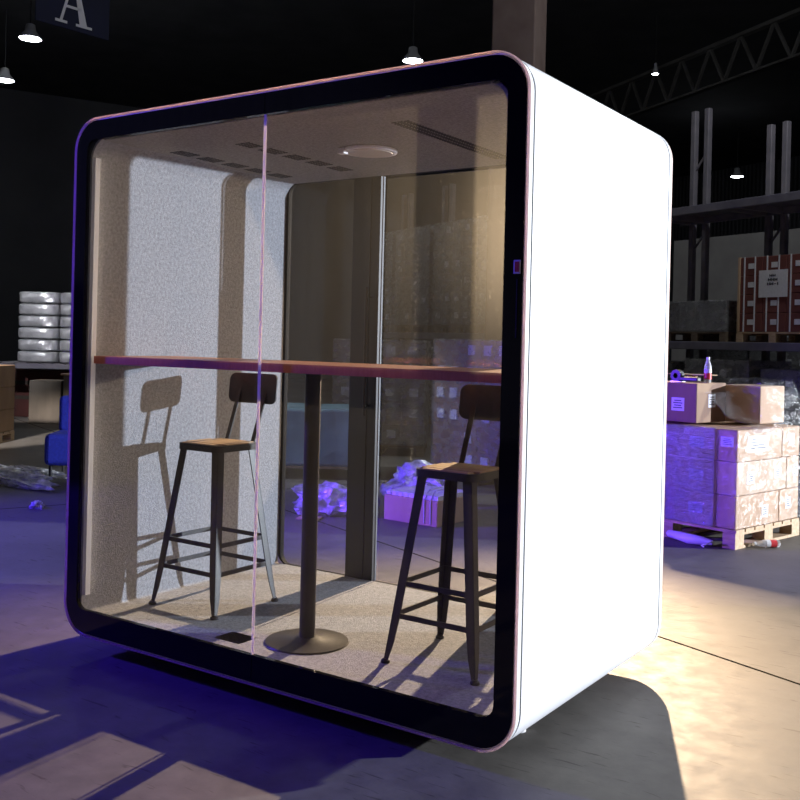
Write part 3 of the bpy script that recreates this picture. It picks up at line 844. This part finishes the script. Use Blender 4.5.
# silver bags on a rack
LR = Vector((-11.95, 6.75, 0))
LRA = math.radians(34)
LRM = Matrix.Rotation(LRA, 4, 'Z')
sr_ = thing('pallet_rack', 'low steel rack carrying silver bags at left', 'rack', LR, LRA)
for x in (-.1, 1.75):
    for y in (.0, .95): MB().rbox(x - .04, x + .04, y - .04, y + .04, 0, .9, .008, 1).build('upright', M['rackpost'], sr_)
for y in (.0, .95): MB().rbox(-.14, 1.79, y - .03, y + .03, .84, .92, .006, 1).build('beam', M['rackbeam'], sr_)
sd_ = MB()
for k in range(9): sd_.box(-.1 + k * .21, -.1 + k * .21 + .17, -.03, .98, .92, .935)
sd_.build('deck', M['rackpost'], sr_)
bag_names = ['bottom', 'second', 'third', 'fourth', 'fifth', 'top']
bagproto = None
for i in range(2):
    for k in range(6):
        loc = LR + LRM @ Vector((.62 + i * .69, .45, .937 + k * .196))
        if bagproto is None:
            mb = MB(); bmesh.ops.create_cube(mb.bm, size=1)
            bmesh.ops.bevel(mb.bm, geom=mb.bm.edges[:], offset=.16, segments=4, profile=.5, affect='EDGES')
            bmesh.ops.subdivide_edges(mb.bm, edges=mb.bm.edges[:], cuts=1, use_grid_fill=True)
            for v in mb.bm.verts:
                p = v.co.copy()
                v.co = Vector((p.x * .66, p.y * .8, (p.z + .5) * .195))
                v.co += Vector((noise.noise(p * 5), noise.noise(p * 5 + Vector((3, 1, 2))), 0)) * .02
            for fc in mb.bm.faces: fc.smooth = True
            bagproto = mb.build('foil_bag', M['silver'], loc=loc, rot=LRA); o = bagproto
        else:
            o = bagproto.copy(); COL.objects.link(o); o.location = loc
        o.rotation_euler = (0, 0, LRA + random.uniform(-.03, .03) + (PI if (i + k) % 2 else 0))
        tag(o, 'silver foil bag, %s layer of the %s column on the left rack' % (bag_names[k], 'left' if i == 0 else 'right'), 'bag', 'silver foil bags on the left rack')
# cartons below the rack
db = thing('brown_carton', 'dim brown carton standing under the silver bags', 'carton', LR + LRM @ Vector((.78, -.62, 0)), LRA)
MB().rbox(0, .5, 0, .5, 0, .68, .008).build('body', M['carton_dull'], db)
MB().box(.02, .48, .23, .27, .6795, .682).build('packing_tape', M['carton_brown'], db)
db2 = thing('brown_carton', 'dim brown carton with a round board on top under the silver bags', 'carton', LR + LRM @ Vector((1.32, -.62, 0)), LRA)
MB().rbox(0, .55, 0, .5, 0, .76, .008).build('body', M['carton_dull'], db2)
MB().box(.02, .53, .23, .27, .7595, .762).build('packing_tape', M['carton_brown'], db2)
bd = MB().lathe([(0, 0), (.36, 0), (.37, .01), (.36, .025), (0, .025)], n=32).build('round_board', M['carton_brown'], loc=LR + LRM @ Vector((1.58, -.38, .765))); tag(bd, 'round brown board lying on the carton behind the blue chair', 'board')
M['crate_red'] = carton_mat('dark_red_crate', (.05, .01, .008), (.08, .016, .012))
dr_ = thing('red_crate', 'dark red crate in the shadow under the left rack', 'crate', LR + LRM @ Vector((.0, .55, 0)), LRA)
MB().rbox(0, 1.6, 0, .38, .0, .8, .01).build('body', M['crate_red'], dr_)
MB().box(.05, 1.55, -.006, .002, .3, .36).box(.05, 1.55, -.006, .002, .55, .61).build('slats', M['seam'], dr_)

# blue chair, half hidden by the pod
ch = thing('armless_chair', 'bright blue upholstered chair half hidden by the pod\'s left side', 'chair', (-5.44, 3.42, 0), math.radians(38))
MB().rbox(-.29, .3, -.3, .3, .155, .46, .05, 4).build('seat', M['blue'], ch)
MB().rbox(-.285, .3, .16, .3, .44, .8, .04, 4).build('backrest', M['blue'], ch)
for x in (-.24, .22):
    for y in (-.22, .22): MB().lathe([(0, 0), (.014, 0), (.02, .16), (0, .16)], (x, y, 0), 12).build('leg', M['blackmetal'], ch)

# floor litter, left
crumple('film_litter', 'crumpled film on the floor at the left edge', (-5.7, 2.75, 0), .5, .16, .1, .8, M['bundle'], 12, group='film litter left of the pod')
crumple('film_litter', 'thin film strip on the floor before the blue chair', (-5.95, 3.2, 0), .38, .1, .07, .8, M['bundle'], 21, group='film litter left of the pod')
crumple('paper_scrap', 'tiny crumpled scrap on the purple floor left of the pod', (-4.3, 2.1, 0), .06, .04, .05, .6, M['dirty'], 5, cat='scrap')

# hanging letter sign, upper left
sg = thing('letter_sign', 'navy hanging sign with a white serif letter A at upper left', 'sign', (-7.67, 4.49, 5.16), math.radians(90 - 6))
SW, SHH = 1.0, 1.1
MB().rbox(-.15, .85, -.012, .012, .0, SHH, .004, 1).build('banner', M['navy'], sg)
def letter_A(mb, x0, z0, w, h, y):
    def quad(pts):
        a = [mb.bm.verts.new((x0 + px * w, y, z0 + pz * h)) for px, pz in pts]; b = [mb.bm.verts.new((x0 + px * w, y - .006, z0 + pz * h)) for px, pz in pts]
        mb.bm.faces.new(a); mb.bm.faces.new(b[::-1])
        for i in range(len(a)):
            j = (i + 1) % len(a); mb.bm.faces.new((a[i], a[j], b[j], b[i]))
    quad([(.12, .05), (.19, .05), (.50, .93), (.46, 1.0)])            # thin stroke
    quad([(.66, .05), (.86, .05), (.54, 1.0), (.46, 1.0)])            # thick stroke
    quad([(.26, .32), (.70, .32), (.68, .37), (.28, .37)])            # bar
    quad([(0, 0), (.32, 0), (.32, .05), (0, .05)])
    quad([(.56, 0), (1.0, 0), (1.0, .05), (.56, .05)])
la = MB(); letter_A(la, .1, .06, .5, .62, -.013)
la.build('letter', M['signwhite'], sg)
for x in (-.05, .75): MB().tube([(x, 0, SHH - .02), (x, 0, HZ - 5.16)], .008, 6).build('hanger', M['rackpost'], sg)

# high-bay lamps
lamp0 = None
lamps = [((-14.8, 9.2), 7.34, 'bright high-bay lamp at upper left, the larger of two'), ((-18.2, 10.9), 7.34, 'bright high-bay lamp at the left edge under the sign'),
         ((-8.95, 14.3), 7.34, 'bright high-bay lamp just above the pod\'s top edge'), ((-6.9, 31.2), 7.34, 'distant high-bay lamp between the rack posts at right'),
         ((-5.25, 18.6), 7.6, 'small dim lamp under the roof at upper right')]
for i, ((x, y), z, lb) in enumerate(lamps):
    if lamp0 is None:
        lamp0 = thing('high_bay_lamp', lb, 'lamp', (x, y, z), 0, 'high-bay lamps under the roof')
        MB().lathe([(.05, .3), (.09, .28), (.11, .16), (.22, .02), (.225, .0), (.215, .0), (.1, .15), (0, .16)], n=28).build('reflector', M['lamp_body'], lamp0)
        MB().lathe([(0, -.03), (.12, -.02), (.2, .004), (.19, .02), (0, .02)], n=28).build('lens', M['lamp'], lamp0)
        MB().tube([(0, 0, .26), (0, 0, HZ - 7.34 + .03)], .015, 8).build('stem', M['gap'], lamp0); t = lamp0
    else:
        t = copy_tree(lamp0); t.location = (x, y, z); t['label'] = lb
    if i == 4: t.scale = (.35, .35, (HZ - z) / (HZ - 7.34))

# ------------------------------------------------------------------ lights
def aim(o, target):
    o.rotation_euler = (Vector(target) - o.location).to_track_quat('-Z', 'Y').to_euler()
def spot(name, loc, target, watts, col, size, blend, rad):
    l = bpy.data.lights.new(name, 'SPOT'); l.energy = watts; l.color = col; l.spot_size = math.radians(size); l.spot_blend = blend; l.shadow_soft_size = rad
    o = bpy.data.objects.new(name, l); COL.objects.link(o); o.location = loc; aim(o, target); return o
B = Vector((-.8, 5.9, 2.43))
spot('warm_floodlight_beam', B, B + Vector((.27, -1, -.21)), 5900, (1, .72, .45), 70, 1.0, .035)
fd_ = thing('floodlight', 'warm work floodlight on a stand hidden behind the pod', 'floodlight', (B.x, B.y + .12, 0))
MB().rbox(-.17, .17, 0, .1, 2.31, 2.55, .015, 2).build('housing', M['lamp_body'], fd_)
MB().box(-.15, .15, -.004, .0, 2.33, 2.53).build('lens', M['lamp'], fd_)
MB().tube([(0, .05, 0), (0, .05, 2.33)], .018, 10).build('mast', M['lamp_body'], fd_)
for a in (90, 210, 330): MB().tube([(.02 * math.cos(math.radians(a)), .05 + .02 * math.sin(math.radians(a)), .5), (.4 * math.cos(math.radians(a)), .05 + .4 * math.sin(math.radians(a)), .012)], .012, 8).build('leg', M['lamp_body'], fd_)
A = Vector((12.9, 11.35, 2.55))
spot('cool_floodlight_beam', A, (.3, 1.9, 1.0), 23000, (.84, .9, 1), 34, .3, .11)
C = Vector((1.75, 7.2, 3.3))
spot('cool_fill_beam', C, (.3, .6, .3), 150, (.8, .88, 1), 70, .4, .08)
P = Vector((-6.4, -1.9, 2.9))
spot('violet_stage_beam', P, (-1.2, -.6, 0), 2200, (.06, .018, 1), 110, .5, .15)
spot('violet_side_beam', Vector((-4.6, .3, 1.5)), (-.3, 4.3, .45), 1800, (.17, .055, 1), 40, .6, .12)

spot('added_spot_beam', Vector((-7.2, .6, 6.6)), (-11.3, 6.6, 1.55), 2200, (.95, .95, 1), 15, .5, .1)  # added spot with no lamp behind it, brightens the silver bags
spot('added_spot_beam', Vector((-5.6, -.2, 3.4)), (-8.75, 4.2, .65), 4500, (1, .9, .82), 18, .5, .1)  # unseen spot added to lift the carton stack at far left
spot('added_spot_beam', Vector((-5.6, 1.4, 6.6)), (-3.6, 5.5, .6), 1100, (.9, .96, 1), 22, .7, .1)  # another added spot, lights the covered crate
wd = bpy.data.worlds.new('world'); S.world = wd; wd.use_nodes = True
wd.node_tree.nodes['Background'].inputs['Color'].default_value = (.5, .5, .62, 1)
wd.node_tree.nodes['Background'].inputs['Strength'].default_value = .0
# light of the roof lamps, plus unseen points added to brighten background and rack
for i, (x, y) in enumerate(((-14.8, 9.2), (-8.95, 14.3), (-6.9, 28.5), (-6.5, 1.2), (-3, -6), (.8, 8.6))):
    l = bpy.data.lights.new('roof_and_added_light', 'POINT'); l.energy = 60 if i == 3 else 380 if i == 5 else 300 if i == 0 else 8; l.color = (.9, .95, 1); l.shadow_soft_size = .2
    o = bpy.data.objects.new('roof_and_added_light', l); COL.objects.link(o); o.location = (x, y, 7.35)

S.view_settings.view_transform = 'Standard'; S.view_settings.look = 'None'; S.view_settings.exposure = 0; S.view_settings.gamma = 1
S.view_settings.use_curve_mapping = False
